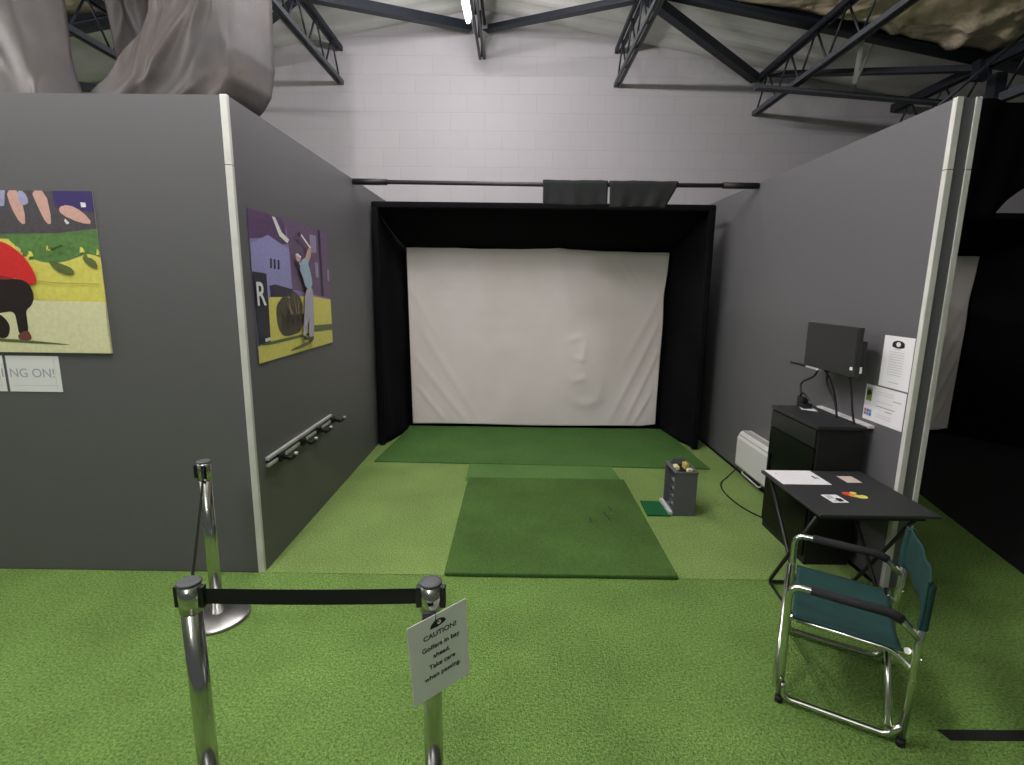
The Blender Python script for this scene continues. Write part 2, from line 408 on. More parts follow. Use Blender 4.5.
# lattice purlins running from the gable towards the viewer
def purlin(x, label, y0=-1.0, depth=0.40, a=0.055, c='dark_steel', bc='grey_steel'):
    zt = roofz(x)-0.145; zb = zt-depth; y1 = YW-0.02
    r = thing('lattice_purlin', label, 'purlin', (x, y1, zb), 0, 'lattice purlins of the roof')
    bm = bmesh.new()
    for s in (-1, 1): sweep(bm, [(x+s*0.032, y0, zt), (x+s*0.032, y1, zt)], rect(0.03, a))
    local(obj('top_chord', bm, c), r)
    bm = bmesh.new()
    for s in (-1, 1): sweep(bm, [(x+s*0.028, y0, zb), (x+s*0.028, y1, zb)], rect(0.026, a*0.9))
    local(obj('bottom_chord', bm, bc), r)
    bm = bmesh.new(); y = y1-0.03; up = False; st = 0.26
    while y > y0+0.3:
        tube(bm, [(x, y, zb if not up else zt), (x, y-st, zt if not up else zb)], 0.011, 8); y -= st; up = not up
    local(obj('web_rods', bm, c), r)
    return r
purlin(-2.31, 'dark lattice purlin ending on the white wall just right of the hanging grey sheet')
purlin(-0.48, 'dark lattice purlin along the ridge directly beside the glowing tube lamp')
purlin(1.262, 'dark lattice purlin at top centre, first one right of the tube lamp')
purlin(3.07, 'dark lattice purlin at upper right, passing above the nearly level steel tie')
purlin(4.86, 'dark lattice purlin behind the top end of the right grey partition', a=0.09)
purlin(-4.1, 'dark lattice purlin seen in the gap between the two hanging grey sheets')
def brace(p, q, label, s=0.1, m='dark_steel'):
    bm = bmesh.new(); c = (Vector(p)+Vector(q))/2
    sweep(bm, [Vector(p)-c, Vector(q)-c], angle_prof(s, 0.012), up=(0, 0, 1))
    return tag(obj('roof_brace', bm, m, loc=c), label, 'brace')
brace((RX+0.1, 7.2, 5.02), (1.2, YT, 4.76), 'dark roof brace rising from the ridge node towards the upper right of the tube lamp')
brace((RX-0.1, 7.2, 5.02), (-2.28, YT, 4.76), 'dark roof brace running from the ridge node up to the left of the tube lamp')
brace((3.0, 7.2, 4.46), (1.3, YT, 4.76), 'dark roof brace slanting down right onto the wall between two lattice purlins')
brace((3.15, 7.15, 4.5), (4.8, YT+0.05, 4.14), 'dark roof brace running right to the rafter end above the nearly level tie', 0.08)
brace((-4.0, 7.15, 4.5), (-2.35, YT, 4.72), 'dark roof brace behind the right hanging grey sheet')
brace((-5.9, YT+0.1, 4.05), (-4.2, 7.1, 4.1), 'dark level brace low in the gap between the hanging grey sheets')
r = thing('tie_bar', 'nearly level grey steel tie reaching from the wall to behind the right partition top', 'tie', (2.64, 6.25, 4.05))
bm = bmesh.new(); sweep(bm, [(2.62, 6.25, 4.035), (5.1, 6.25, 3.865)], [(-0.05, -0.035), (0.05, -0.035), (0.05, -0.023), (-0.038, -0.023), (-0.038, 0.035), (-0.05, 0.035)])
local(obj('angle_bar', bm, 'grey_steel'), r)
for xx, dy in ((3.58, -0.1), (3.78, 0.05)):
    bm = bmesh.new(); sweep(bm, [(3.68, 6.22, 4.0), (xx, 6.1+dy, 4.42)], rect(0.045, 0.008)); local(obj('hanger_strap', bm, 'light_steel'), r)
bm = bmesh.new(); tube(bm, [(4.58, 5.0, 4.2), (3.72, 5.0, 3.43)], 0.016, 8); tag(obj('wind_rod', bm, 'dark_steel'), 'thin dark rod slanting down left to the top of the right partition', 'rod')
bm = bmesh.new(); box(bm, 4.77, 4.88, 5.68, 5.79, 2.72, 3.98); tag(obj('steel_post', bm, 'dark_steel'), 'short dark steel post behind the top of the black drape, far right', 'post')
bm = bmesh.new(); tube(bm, spline([(-5.0, 5.0, 4.15), (-4.3, 4.9, 3.95), (-3.85, 4.8, 3.5), (-3.5, 4.7, 3.1)]), 0.008, 6); tag(obj('hanging_cable', bm, 'light_steel'), 'thin pale cable dangling in the gap between the grey sheets', 'cable')
bm = bmesh.new(); sweep(bm, [(-4.0, 5.0, 4.42), (-4.35, 5.0, 3.92)], rect(0.05, 0.01)); tag(obj('hanger_strap', bm, 'light_steel'), 'pale flat strap slanting in the gap between the grey sheets', 'strap')
# ------------------------------------------------------------------ tube lamp
r = thing('tube_lamp', 'glowing white fluorescent tube batten hanging under the ridge', 'lamp', (-0.53, 5.9, 4.5))
bm = bmesh.new(); box(bm, -0.57, -0.49, 4.3, 5.92, 4.515, 4.56); bevel(local(obj('batten', bm, 'white_plastic'), r), 0.01)
bm = bmesh.new(); tube(bm, [(-0.53, 4.36, 4.487), (-0.53, 5.86, 4.487)], 0.022, 16); local(obj('tube', bm, 'tube_glow'), r)
for y in (4.34, 5.88):
    bm = bmesh.new(); tube(bm, [(-0.53, y-0.02, 4.49), (-0.53, y+0.02, 4.49)], 0.027, 16); local(obj('end_cap', bm, 'white_plastic'), r)
for y in (4.6, 5.6):
    bm = bmesh.new(); tube(bm, [(-0.53, y, 4.55), (-0.5, y, 4.74)], 0.006, 6); local(obj('hanger', bm, 'dark_steel'), r)
# ------------------------------------------------------------------ partitions
HT = 2.81
def part(name, bm, m='grey_panel'): return struct(obj(name, bm, m))
part('wall_left', B(-6.0, -1.66, 3.02, 3.1, 0, HT))
part('wall_left', B(-1.66, -1.58, 3.02, YW, 0, HT))
part('wall_right', B(2.297, 2.415, 2.955, YW, 0, HT))
def corner(name, xs, label=None):
    bm = bmesh.new()
    for a in xs:
        for z0, z1 in ((0, 2.449), (2.452, HT+0.002)): box(bm, *a, z0, z1)
    return struct(bevel(obj(name, bm, 'white_trim'), 0.003))
corner('trim_1', [(-1.617, -1.577, 3.012, 3.02), (-1.585, -1.577, 3.02, 3.036)])
corner('trim_2', [(2.290, 2.326, 2.946, 2.955), (2.290, 2.297, 2.955, 2.978)])
corner('trim_3', [(2.39, 2.422, 2.946, 2.955), (2.415, 2.422, 2.955, 2.985)])
# ------------------------------------------------------------------ crossbar over the bay
r = thing('crossbar', 'long dark pipe spanning the bay between the two grey partitions above the screen', 'bar', (0.3, 5.2, 2.78))
bm = bmesh.new(); tube(bm, [(-1.57, 5.2, 2.785), (0.3, 5.2, 2.775), (2.292, 5.2, 2.785)], 0.02, 14); local(obj('pipe', bm, 'pipe'), r)
for a, b in ((-1.575, -1.25), (1.95, 2.288)):
    bm = bmesh.new(); tube(bm, [(a, 5.2, 2.784), (b, 5.2, 2.782)], 0.029, 14); local(obj('foam_sleeve', bm, 'rubber'), r)
def drop_cloth(x0, x1, x1b, zb, label, seed):
    rnd = random.Random(seed)
    def fn(u, v):
        top = 2.812; L = v
        xr = x1+(x1b-x1)*max(0, (v-0.3)/0.7)
        x = x0+(xr-x0)*u
        wv = 0.006*math.sin(u*9+seed)+0.004*math.sin(u*23)
        if v < 0.3:
            a = PI*(0.75-v/0.3*0.75)+0.0
            ang = PI*(v/0.3)
            return (x, 5.2+0.034*math.cos(ang), 2.782+0.034*math.sin(ang)+wv*0.3)
        t = (v-0.3)/0.7
        return (x, 5.166-0.01*t+wv*t*2, 2.782-(2.782-zb)*t+0.006*math.sin(u*7+seed)*t)
    o = solid(obj('felt_cloth', grid(fn, 24, 20), 'felt', smooth=True), 0.005)
    return tag(o, label, 'cloth', 'dark cloths folded over the crossbar')
drop_cloth(0.24, 0.855, 0.85, 2.585, 'dark grey cloth folded over the crossbar, left one of the two', 1)
drop_cloth(0.872, 1.52, 1.40, 2.57, 'dark grey cloth folded over the crossbar, right one with a slanting right edge', 4)
# ------------------------------------------------------------------ impact screen enclosure
def enclosure(x0, x1, sx0, sx1, yf, ys, zt, label, creased=True):
    r = thing('hitting_enclosure', label, 'enclosure', ((x0+x1)/2, yf, 0))
    rnd = random.Random(11)
    sz0, sz1 = 0.045, 2.275
    W = sx1-sx0
    folds = [(0.02, 0.62, 0.28, 0.02, 0.010, 0.022), (0.02, 0.40, 0.22, 0.03, 0.012, 0.02), (0.03, 0.22, 0.14, 0.02, 0.014, 0.016), (0.0, 0.8, 0.12, 0.5, 0.008, 0.018),
             (0.98, 0.60, 0.80, 0.03, 0.013, 0.018), (0.99, 0.45, 0.86, 0.02, 0.013, 0.016), (0.98, 0.75, 0.84, 0.35, 0.008, 0.02), (0.97, 0.2, 0.9, 0.02, 0.016, 0.014),
             (0.575, 1.0, 0.63, 0.66, 0.020, 0.05), (0.80, 0.98, 0.88, 0.82, 0.008, 0.012), (0.63, 0.50, 0.68, 0.52, 0.020, 0.022), (0.65, 0.40, 0.69, 0.39, 0.018, 0.02), (0.60, 0.60, 0.67, 0.64, 0.010, 0.03),
             (0.65, 0.16, 0.70, 0.12, 0.014, 0.03), (0.70, 0.12, 0.75, 0.16, 0.014, 0.034), (0.75, 0.16, 0.76, 0.24, 0.014, 0.03), (0.65, 0.27, 0.69, 0.28, 0.014, 0.02), (0.70, 0.52, 0.68, 0.36, 0.014, 0.026)]
    def fn(u, v):
        e = 0
        for a, b, c, d, h, s in folds:
            dx, dy = (c-a)*W, (d-b)*2.2; ln = math.hypot(dx, dy); px, py = (u-a)*W, (v-b)*2.2
            t = max(0, min(1, (px*dx+py*dy)/ln/ln)); q = math.hypot(px-t*dx, py-t*dy)
            e += h*0.8*math.exp(-(q/(s*2.1))**2)*(0.4+0.6*math.sin(PI*min(1, max(0, t*0.9+0.05))))
        e += 0.05*math.exp(-(((u-0.70)/0.1)**2+((v-0.34)/0.18)**2))+0.02*math.exp(-(((u-0.3)/0.25)**2+((v-0.5)/0.3)**2))
        z = sz0+(sz1-sz0)*v
        z += (0.004*math.sin(u*14)-(0.03*max(0, (u-0.6)/0.4) if u > 0.6 else 0)+0.012*math.exp(-((u-0.58)/0.03)**2)+0.002*math.sin(u*40))*v**8 + (0.03*max(0, u-0.93)/0.07+0.006*math.sin(u*9))*(1-v)**6
        x = sx0+W*u+(0.03*(1-v) if u < 0.5 else -0.045*math.sin(PI*0.5*(1-v))-0.02*math.exp(-((v-0.75)/0.1)**2))*abs(2*u-1)**8
        return (x, ys-0.06-e, z)
    local(solid(obj('impact_screen', grid(fn, 200, 140), 'screen', smooth=True), 0.003), r)['label'] = 'white impact screen'
    # black back cloth
    def fb(u, v): return (sx0-0.09+(W+0.18)*u, ys+0.01*math.sin(u*30), 0.0+2.36*v)
    local(solid(obj('back_cloth', grid(fb, 60, 6), 'deep_black_fabric', smooth=True), 0.004), r)
    # side baffles: from front frame back to the screen edge
    for s, xf, xs in ((-1, x0+0.03, sx0-0.03), (1, x1-0.03, sx1+0.03)):
        def fs(u, v):
            tz = zt+(2.3-zt)*u
            w = 0.012*math.sin(v*9+u*3)+0.010*math.sin(u*11+v*2)*(1-u)
            x = xf+(xs-xf)*u+w
            kink = 0.08*math.exp(-((v)/0.06)**2)*math.sin(u*PI)
            return (x - s*kink*0.6, yf+0.02+(ys-yf-0.02)*u, tz*v)
        local(solid(obj('side_baffle', grid(fs, 24, 40), 'black_fabric', smooth=True), 0.006), r)
    def ft(u, v):
        x = (x0+0.02)+(x1-x0-0.04)*u; xb = sx0+(sx1-sx0)*u
        return (x+(xb-x)*v, yf+0.02+(ys-yf)*v, zt-0.01+(2.27-zt)*v-0.03*math.sin(PI*v)-0.008*math.sin(u*19))
    local(solid(obj('top_baffle', grid(ft, 60, 14), 'black_fabric', smooth=True), 0.006), r)
    # padded front frame
    for xa in (x0, x1-0.07):
        o = local(obj('frame_post', B(xa, xa+0.07, yf-0.035, yf+0.035, 0, zt), 'black_fabric'), r); bevel(o, 0.02, 3)
    o = local(obj('top_rail', B(x0, x1, yf-0.035, yf+0.035, zt-0.05, zt+0.02), 'black_fabric'), r); bevel(o, 0.02, 3)
    for xa in (x0+0.035, x1-0.035):
        bm = bmesh.new(); tube(bm, [(xa, yf+0.04, zt-0.005), (xa, ys, zt-0.005)], 0.025, 10); local(obj('side_rail', bm, 'black_fabric'), r)
    return r
enclosure(-1.555, 2.1, -1.36, 1.875, 5.75, 6.62, 2.67, 'black cloth enclosure around a big white impact screen between the two grey partitions')
enclosure(2.45, 6.2, 2.75, 5.66, 5.75, 6.62, 2.62, 'dark enclosure and screen of the neighbouring bay, behind the right partition end')
# ------------------------------------------------------------------ turf pieces in the bay
bm = bmesh.new(); prism(bm, [(-1.46, 5.155), (2.0, 5.06), (1.95, 6.55), (-1.36, 6.55)], 0, 0.012)
tag(obj('turf_strip', bm, 'turf_strip'), 'wide mid green turf strip lying in front of the white screen', 'turf mat')
bm = bmesh.new(); prism(bm, [(-0.46, 4.66), (1.02, 4.66), (1.0, 5.08), (-0.46, 5.12)], 0, 0.010)
tag(obj('turf_patch', bm, 'turf_neck'), 'small green turf patch joining the wide strip and the hitting mat', 'turf mat')
bm = bmesh.new(); box(bm, -0.434, 1.043, 3.0, 4.68, 0.0, 0.03)
o = tag(obj('hitting_mat', bm, ['turf_mat', 'turf_mat']), 'square dark green hitting mat in the middle of the bay', 'mat'); bevel(o, 0.008)
for f in o.data.polygons:
    if abs(f.normal.z) < 0.5: f.material_index = 1
bm = bmesh.new()
for x, y, l, a in ((0.74, 3.85, 0.16, 1.75), (0.79, 4.0, 0.10, 1.6), (0.6, 3.78, 0.10, 1.5)):
    d = Vector((math.cos(a), math.sin(a), 0)); sweep(bm, [Vector((x, y, 0.0325))-d*l/2, Vector((x, y, 0.0325))+d*l/2], rect(0.01, 0.001))
o = obj('scuff_marks', bm, 'turf_scuff' if 'turf_scuff' in MATS else 'black_matte'); o.parent = bpy.data.objects['hitting_mat']; o['label'] = 'short dark scuff marks'; o['kind'] = 'stuff'
# ------------------------------------------------------------------ hanging drapes above the partitions
def drape(name, edges, y, label, mt, seed, amp=0.1, nf=3.0, belly=0.15, curl=0):
    """edges: [(z, xleft, xright)] from top to bottom"""
    rc = random.Random(seed*10); cr = [(rc.random(), rc.random(), rc.uniform(0.6, 2.6), rc.uniform(-0.05, 0.05), rc.uniform(0.08, 0.25)) for _ in range(26)]
    def at(v):
        z = edges[0][0]+(edges[-1][0]-edges[0][0])*v
        for (za, la, ra), (zb, lb, rb) in zip(edges, edges[1:]):
            if za >= z >= zb-1e-6:
                t = (za-z)/(za-zb); return z, la+(lb-la)*t, ra+(rb-ra)*t
        return z, edges[-1][1], edges[-1][2]
    def fn(u, v):
        z, l, r_ = at(v)
        d = amp*math.sin(nf*PI*u+0.9*math.sin(v*2.2+seed)+seed)+amp*0.18*math.sin(nf*2.7*PI*u+v*3+seed*2)+0.03*math.sin(v*5+u*4+seed)*math.sin(u*6+1)+0.02*math.sin(v*11+u*5+seed)
        d += belly*math.sin(PI*u)
        # crumpled ridges
        for cx_, cz_, a_, h_, l_ in cr:
            p_ = (u-cx_)*math.cos(a_)+(v-cz_)*math.sin(a_); q_ = -(u-cx_)*math.sin(a_)+(v-cz_)*math.cos(a_)
            d += h_*math.exp(-(q_/0.035)**2-(p_/l_)**2)
        # edge rolls away from the viewer
        d2 = curl*max(0, (u-0.86)/0.14)**2
        return (l+(r_-l)*u+0.02*math.sin(v*7+seed), y-d+d2, z)
    o = solid(obj(name, grid(fn, 120, 90), mt, smooth=True), 0.004)
    return tag(o, label, 'sheet')
drape('hanging_sheet', [(4.35, -4.6, -3.36), (3.74, -4.6, -3.31), (3.45, -4.55, -3.29), (3.17, -4.5, -3.24), (2.6, -4.4, -3.1)], 4.0, 'grey plastic sheet hanging above the left partition, at the left picture edge', 'tarp', 2.0, 0.06, 2.2, 0.05, 0.2)
drape('hanging_sheet', [(4.6, -2.50, -1.98), (3.74, -2.68, -1.98), (3.5, -2.86, -1.97), (3.3, -3.0, -2.0), (3.2, -3.14, -2.06), (3.1, -3.24, -2.16), (3.04, -3.28, -2.3), (2.4, -3.3, -2.5)], 4.2, 'big grey brown plastic sheet bulging over the corner of the left partition', 'tarp', 0.6, 0.07, 2.1, 0.16, 0.45)
drape('hanging_sheet', [(4.35, -3.35, -2.3), (3.74, -3.28, -2.4), (3.4, -3.22, -2.5), (2.6, -3.2, -2.6)], 4.6, 'narrow dark fold of grey sheeting behind the big grey brown sheet', 'tarp', 1.4, 0.04, 3.0, 0.04, 0.0)
def blackdrape():
    def fn(u, v):
        x = 4.2+(7.0-4.2)*u
        zt = 3.56-0.04*(x-4.2)*0.9
        zb = 2.56+max(0, (x-4.56))*0.9 if x > 4.56 else 2.5
        if x > 5.1: zb = 3.04+0.1*math.sin((x-5.1)*2)
        z = zt+(zb-zt)*v
        return (x, 5.2+0.03*math.sin(x*7)+0.02*math.sin(x*17+v*3), z)
    o = solid(obj('black_drape', grid(fn, 120, 12), 'deep_black_fabric', smooth=True), 0.005)
    tag(o, 'black cloth hanging high over the neighbouring bay, right picture edge', 'drape')
blackdrape()
# ------------------------------------------------------------------ posters and papers on the left partition
P1 = lambda u, v, w: (u, 3.018-w, v)
P2 = lambda u, v, w: (-1.578+w, u, v)
A1 = [
('grassfar',[(-3.22,2.311),(-2.383,2.31),(-2.382,1.976),(-3.273,2.022)]),
('shade',[(-3.22,2.311),(-2.383,2.31),(-2.389,2.11),(-2.606,2.076),(-3.266,2.061)]),
('purple',[(-2.597,2.308),(-2.383,2.31),(-2.386,2.188),(-2.428,2.18),(-2.489,2.21),(-2.565,2.194),(-2.601,2.225)]),
('skin',[(-2.86,2.308),(-2.783,2.309),(-2.77,2.129),(-2.804,2.121),(-2.846,2.214)]),
('skin',[(-2.718,2.307),(-2.637,2.307),(-2.623,2.131),(-2.657,2.123),(-2.697,2.231)]),
('palebl',[(-2.8,2.303),(-2.759,2.303),(-2.736,2.246),(-2.764,2.223),(-2.794,2.238)]),
('palebl',[(-2.945,2.304),(-2.864,2.305),(-2.881,2.222),(-2.944,2.213)]),
('skin',[(-2.578,2.217),(-2.518,2.233),(-2.442,2.195),(-2.39,2.126),(-2.467,2.133),(-2.567,2.178)]),
('white',[(-2.449,2.245),(-2.42,2.242),(-2.42,2.219),(-2.447,2.218)]),
('white',[(-2.546,2.155),(-2.525,2.132),(-2.542,2.124),(-2.554,2.144)]),
('yellow',[(-3.269,2.045),(-2.874,2.042),(-2.849,1.994),(-2.745,1.924),(-2.631,1.909),(-2.51,1.942),(-2.375,2.0),(-2.379,1.912),(-2.395,1.684),(-3.329,1.722)]),
('grassmid',[(-2.904,2.065),(-2.394,2.071),(-2.385,1.928),(-2.456,1.975),(-2.563,1.918),(-2.697,1.908),(-2.775,1.939),(-2.833,1.995),(-2.877,2.026)]),
('shadow',[(-2.677,1.932),(-2.606,1.909),(-2.543,1.886),(-2.526,1.854),(-2.574,1.845),(-2.629,1.864),(-2.658,1.893)]),
('shadow',[(-2.476,1.951),(-2.404,1.936),(-2.386,1.879),(-2.434,1.892),(-2.464,1.919)]),
('line',[(-2.876,1.825),(-2.646,1.802),(-2.394,1.798),(-2.394,1.793),(-2.647,1.797),(-2.877,1.82)]),
('pale',[(-3.332,1.705),(-2.391,1.692),(-2.378,1.395),(-3.392,1.389)]),
('red',[(-3.042,2.024),(-2.942,2.033),(-2.88,2.01),(-2.814,1.955),(-2.774,1.891),(-2.751,1.827),(-2.762,1.791),(-2.807,1.79),(-2.86,1.826),(-2.928,1.817),(-3.074,1.839)]),
('redd',[(-3.071,1.856),(-2.925,1.833),(-2.845,1.809),(-2.807,1.79),(-2.863,1.806),(-2.95,1.784),(-3.08,1.807)]),
('black',[(-3.077,1.823),(-2.945,1.812),(-2.852,1.822),(-2.798,1.794),(-2.78,1.728),(-2.8,1.67),(-2.842,1.642),(-2.842,1.595),(-2.846,1.503),(-2.904,1.494),(-2.905,1.561),(-2.91,1.636),(-2.976,1.627),(-3.115,1.6)]),
('black',[(-3.074,1.642),(-2.994,1.618),(-2.958,1.577),(-2.948,1.535),(-2.975,1.476),(-3.034,1.478),(-3.072,1.559)]),
('brown',[(-2.911,1.502),(-2.848,1.528),(-2.829,1.486),(-2.841,1.464),(-2.908,1.466)]),
('shadow',[(-3.136,1.482),(-2.849,1.467),(-2.617,1.446),(-2.617,1.441),(-2.851,1.45),(-3.139,1.464)]),
]
A2 = [
('lilac',[(3.138,2.233),(4.375,2.242),(4.45,1.689),(3.316,1.72),(3.152,1.877)]),
('brickd',[(3.138,2.233),(3.457,2.238),(3.604,2.217),(3.648,2.124),(3.701,2.088),(3.582,2.07),(3.375,2.099),(3.152,2.064)]),
('plum',[(3.499,2.239),(4.375,2.242),(4.45,1.689),(3.694,1.773),(3.677,2.061),(3.655,2.174)]),
('blueb',[(3.149,2.042),(3.377,2.114),(3.675,2.044),(3.681,1.739),(3.317,1.725),(3.307,1.874),(3.138,1.884)]),
('dark',[(3.381,1.969),(3.405,1.97),(3.399,1.908),(3.375,1.907)]),
('dark',[(3.429,1.967),(3.457,1.969),(3.451,1.905),(3.423,1.904)]),
('dark',[(3.485,1.964),(3.514,1.965),(3.508,1.904),(3.479,1.903)]),
('white',[(3.446,2.236),(3.491,2.235),(3.576,2.15),(3.685,2.111),(3.653,2.084),(3.535,2.122)]),
('palew',[(4.052,2.184),(4.175,2.183),(4.171,2.051),(4.047,2.052)]),
('palew',[(4.125,1.982),(4.196,1.978),(4.189,1.86),(4.129,1.868)]),
('palew',[(4.386,1.934),(4.455,1.928),(4.447,1.834),(4.384,1.841)]),
('dark',[(4.224,2.235),(4.266,2.236),(4.282,1.722),(4.233,1.723)]),
('dark',[(3.345,1.798),(3.432,1.806),(3.694,1.773),(3.694,1.718),(3.351,1.727)]),
('yellow',[(3.317,1.725),(3.686,1.722),(4.027,1.722),(4.455,1.682),(4.452,1.324),(3.151,1.319),(3.148,1.423),(3.307,1.444)]),
('navy',[(3.141,1.879),(3.313,1.871),(3.307,1.444),(3.151,1.442)]),
('shadow',[(4.014,1.498),(4.463,1.481),(4.461,1.43),(4.006,1.447)]),
('shadow',[(3.192,1.444),(3.817,1.448),(4.006,1.447),(4.004,1.432),(3.641,1.425),(3.205,1.424)]),
('bush',[(3.41,1.662),(3.47,1.701),(3.551,1.741),(3.623,1.706),(3.693,1.765),(3.753,1.747),(3.833,1.701),(3.848,1.592),(3.798,1.468),(3.605,1.453),(3.471,1.465),(3.411,1.549)]),
('straw',[(3.587,1.723),(3.652,1.765),(3.741,1.756),(3.833,1.701),(3.786,1.685),(3.686,1.722),(3.621,1.689)]),
('shadow',[(3.543,1.359),(3.808,1.385),(3.979,1.399),(3.957,1.379),(3.803,1.354),(3.589,1.35)]),
('trous',[(3.876,1.782),(4.019,1.801),(4.012,1.622),(3.996,1.442),(3.958,1.388),(3.885,1.408),(3.921,1.589),(3.868,1.481),(3.812,1.412),(3.782,1.451),(3.83,1.593)]),
('shirt',[(3.813,1.949),(3.941,1.973),(3.98,1.92),(4.028,1.791),(3.875,1.777),(3.848,1.862),(3.789,1.905)]),
('skin',[(3.772,1.961),(3.874,1.973),(3.965,2.074),(4.014,2.086),(4.02,2.028),(3.948,1.955),(3.803,1.94)]),
('skin',[(3.73,2.01),(3.782,2.024),(3.829,1.999),(3.799,1.966),(3.745,1.974)]),
('shirt',[(3.798,1.963),(3.901,2.007),(3.961,1.983),(3.945,1.937),(3.82,1.906)]),
('cap',[(3.73,2.014),(3.765,2.026),(3.83,2.006),(3.82,1.995)]),
('white',[(3.812,2.171),(3.839,2.175),(4.023,2.083),(3.998,2.076)]),
('dark',[(3.777,2.16),(3.822,2.178),(3.855,2.168),(3.825,2.144),(3.783,2.144)]),
('dark',[(3.794,1.441),(3.867,1.416),(3.846,1.397),(3.785,1.414)]),
('dark',[(3.905,1.418),(3.982,1.418),(3.969,1.393),(3.911,1.391)]),
('white',[(3.2,1.474),(3.279,1.476),(3.282,1.457),(3.203,1.452)]),
]
def stretch(L, names, u0, u1, v0, v1):
    """carry the background shapes right up to the poster edges"""
    return [(n, [(u0-0.05 if u < u0+0.03 else u1+0.05 if u > u1-0.075 else u, v0-0.05 if v < v0+0.03 else v1+0.05 if v > v1-0.03 else v) for u, v in p] if n in names else p) for n, p in L]
A1 = stretch(A1, ('grassfar', 'shade', 'purple', 'yellow', 'grassmid', 'pale'), -3.25, -2.376, 1.395, 2.305)
A2 = stretch(A2, ('lilac', 'brickd', 'plum', 'yellow'), 3.14, 4.43, 1.325, 2.243)
rnd = random.Random(5)
def tufts(n, cy, cz, sy, sz, name, w=0.012):
    L = []
    for k in range(n):
        y = cy+rnd.uniform(-sy, sy); a = (y-cy)/sy*0.6+rnd.uniform(-0.35, 0.35); l = sz*rnd.uniform(0.5, 1.0)
        L.append((name, [(y-w/2, cz), (y+w/2, cz), (y+math.sin(a)*l, cz+math.cos(a)*l)]))
    return L
k = [i for i, (n, p) in enumerate(A2) if n == 'straw'][0]
A2 = A2[:k]+tufts(26, 3.72, 1.54, 0.19, 0.24, 'bush')+tufts(14, 3.74, 1.60, 0.14, 0.20, 'straw', 0.01)+tufts(14, 3.66, 1.50, 0.2, 0.2, 'bush')+A2[k+1:]
k = [i for i, (n, p) in enumerate(A1) if n == 'grassmid'][0]
fl = []
for i in range(26):
    x = -3.0+0.62*rnd.random(); z = 1.98-0.06*rnd.random()+0.03*math.sin(x*9); fl.append((rnd.choice(['yellow', 'grassmid', 'grassfar']), [(x, z), (x+0.03, z+0.004), (x+0.022, z+0.028), (x+0.006, z+0.034)]))
A1 = A1[:k+1]+fl+A1[k+1:]+[('skin', [(-3.09, 1.99), (-3.04, 2.0), (-3.03, 2.07), (-3.08, 2.1), (-3.12, 2.05)]), ('black', [(-3.13, 2.06), (-3.03, 2.07), (-3.04, 2.12), (-3.1, 2.13)]), ('skin', [(-3.1, 1.98), (-3.06, 1.96), (-3.12, 1.72), (-3.15, 1.73)])]
def pr(L): return [('print_'+n, p) for n, p in L]
tag(sheet('golf_poster', (-3.28, -2.376, 1.395, 2.305), pr(A1), P1, 'print_pale'), 'large colour poster of a crouching golfer in red, on the far left partition face', 'poster')
o = tag(sheet('golf_poster', (3.14, 4.43, 1.325, 2.243), pr(A2), P2, 'print_lilac'), 'large colour poster of a golfer in full swing before an old building', 'poster')
lettering('printed_letter', 'R', 0.2, frame_matrix((-1.562, 3.2, 1.68), (0, 1, 0), (0, 0, 1)), 'paper', o, bold=0.003)
x = -3.352
for (a, b, s, lab) in ((-3.352, -3.038, 'I', 'white paper sheet under the crouching golfer poster, cut by the left picture edge'), (-3.02, -2.704, 'NG ON!', 'white paper sheet with faint pencil letters under the crouching golfer poster, right one')):
    o = tag(sheet('paper_sheet', (a, b, 1.157, 1.373), [('paper_grey', R4(b-0.03, 1.265, 0.002, 0.19)), ('paper_grey', R4((a+b)/2, 1.195, 0.27, 0.002))], P1), lab, 'paper', 'paper sheets under the poster')
    lettering('pencil_letters', s, 0.075, frame_matrix(((a+b)/2-0.01 if len(s) > 1 else b-0.012, 3.0155, 1.245), (1, 0, 0), (0, 0, 1)), 'faint_ink', o)
# ------------------------------------------------------------------ rack on the left side wall
r = thing('wall_rack', 'slim silver double rail with four black hooks low on the left partition', 'rack', (-1.58, 3.7, 0.7))
for nm, z in (('upper_rail', 0.715), ('lower_rail', 0.672)):
    bm = B(-1.579, -1.556, 3.13, 4.285, z-0.011, z+0.011); bevel(local(obj(nm, bm, 'rail_silver'), r), 0.003)
bm = B(-1.58, -1.574, 3.14, 4.28, 0.665, 0.715); local(obj('back_plate', bm, 'black_plastic'), r)
for y in (3.29, 3.64, 3.95, 4.27):
    bm = bmesh.new(); box(bm, -1.562, -1.535, y-0.03, y+0.03, 0.655, 0.705)
    tube(bm, bend([(-1.55, y, 0.685), (-1.47, y, 0.67), (-1.45, y, 0.70)], 0.02), 0.011, 10)
    tube(bm, bend([(-1.55, y+0.02, 0.68), (-1.49, y+0.03, 0.655)], 0.02), 0.014, 10)
    h = local(obj('hook', bm, 'black_plastic'), r)
    bm = bmesh.new(); tube(bm, [(-1.45, y, 0.698), (-1.449, y, 0.712)], 0.012, 10); h2 = obj('hook_tip', bm, 'rail_silver'); h2.parent = h
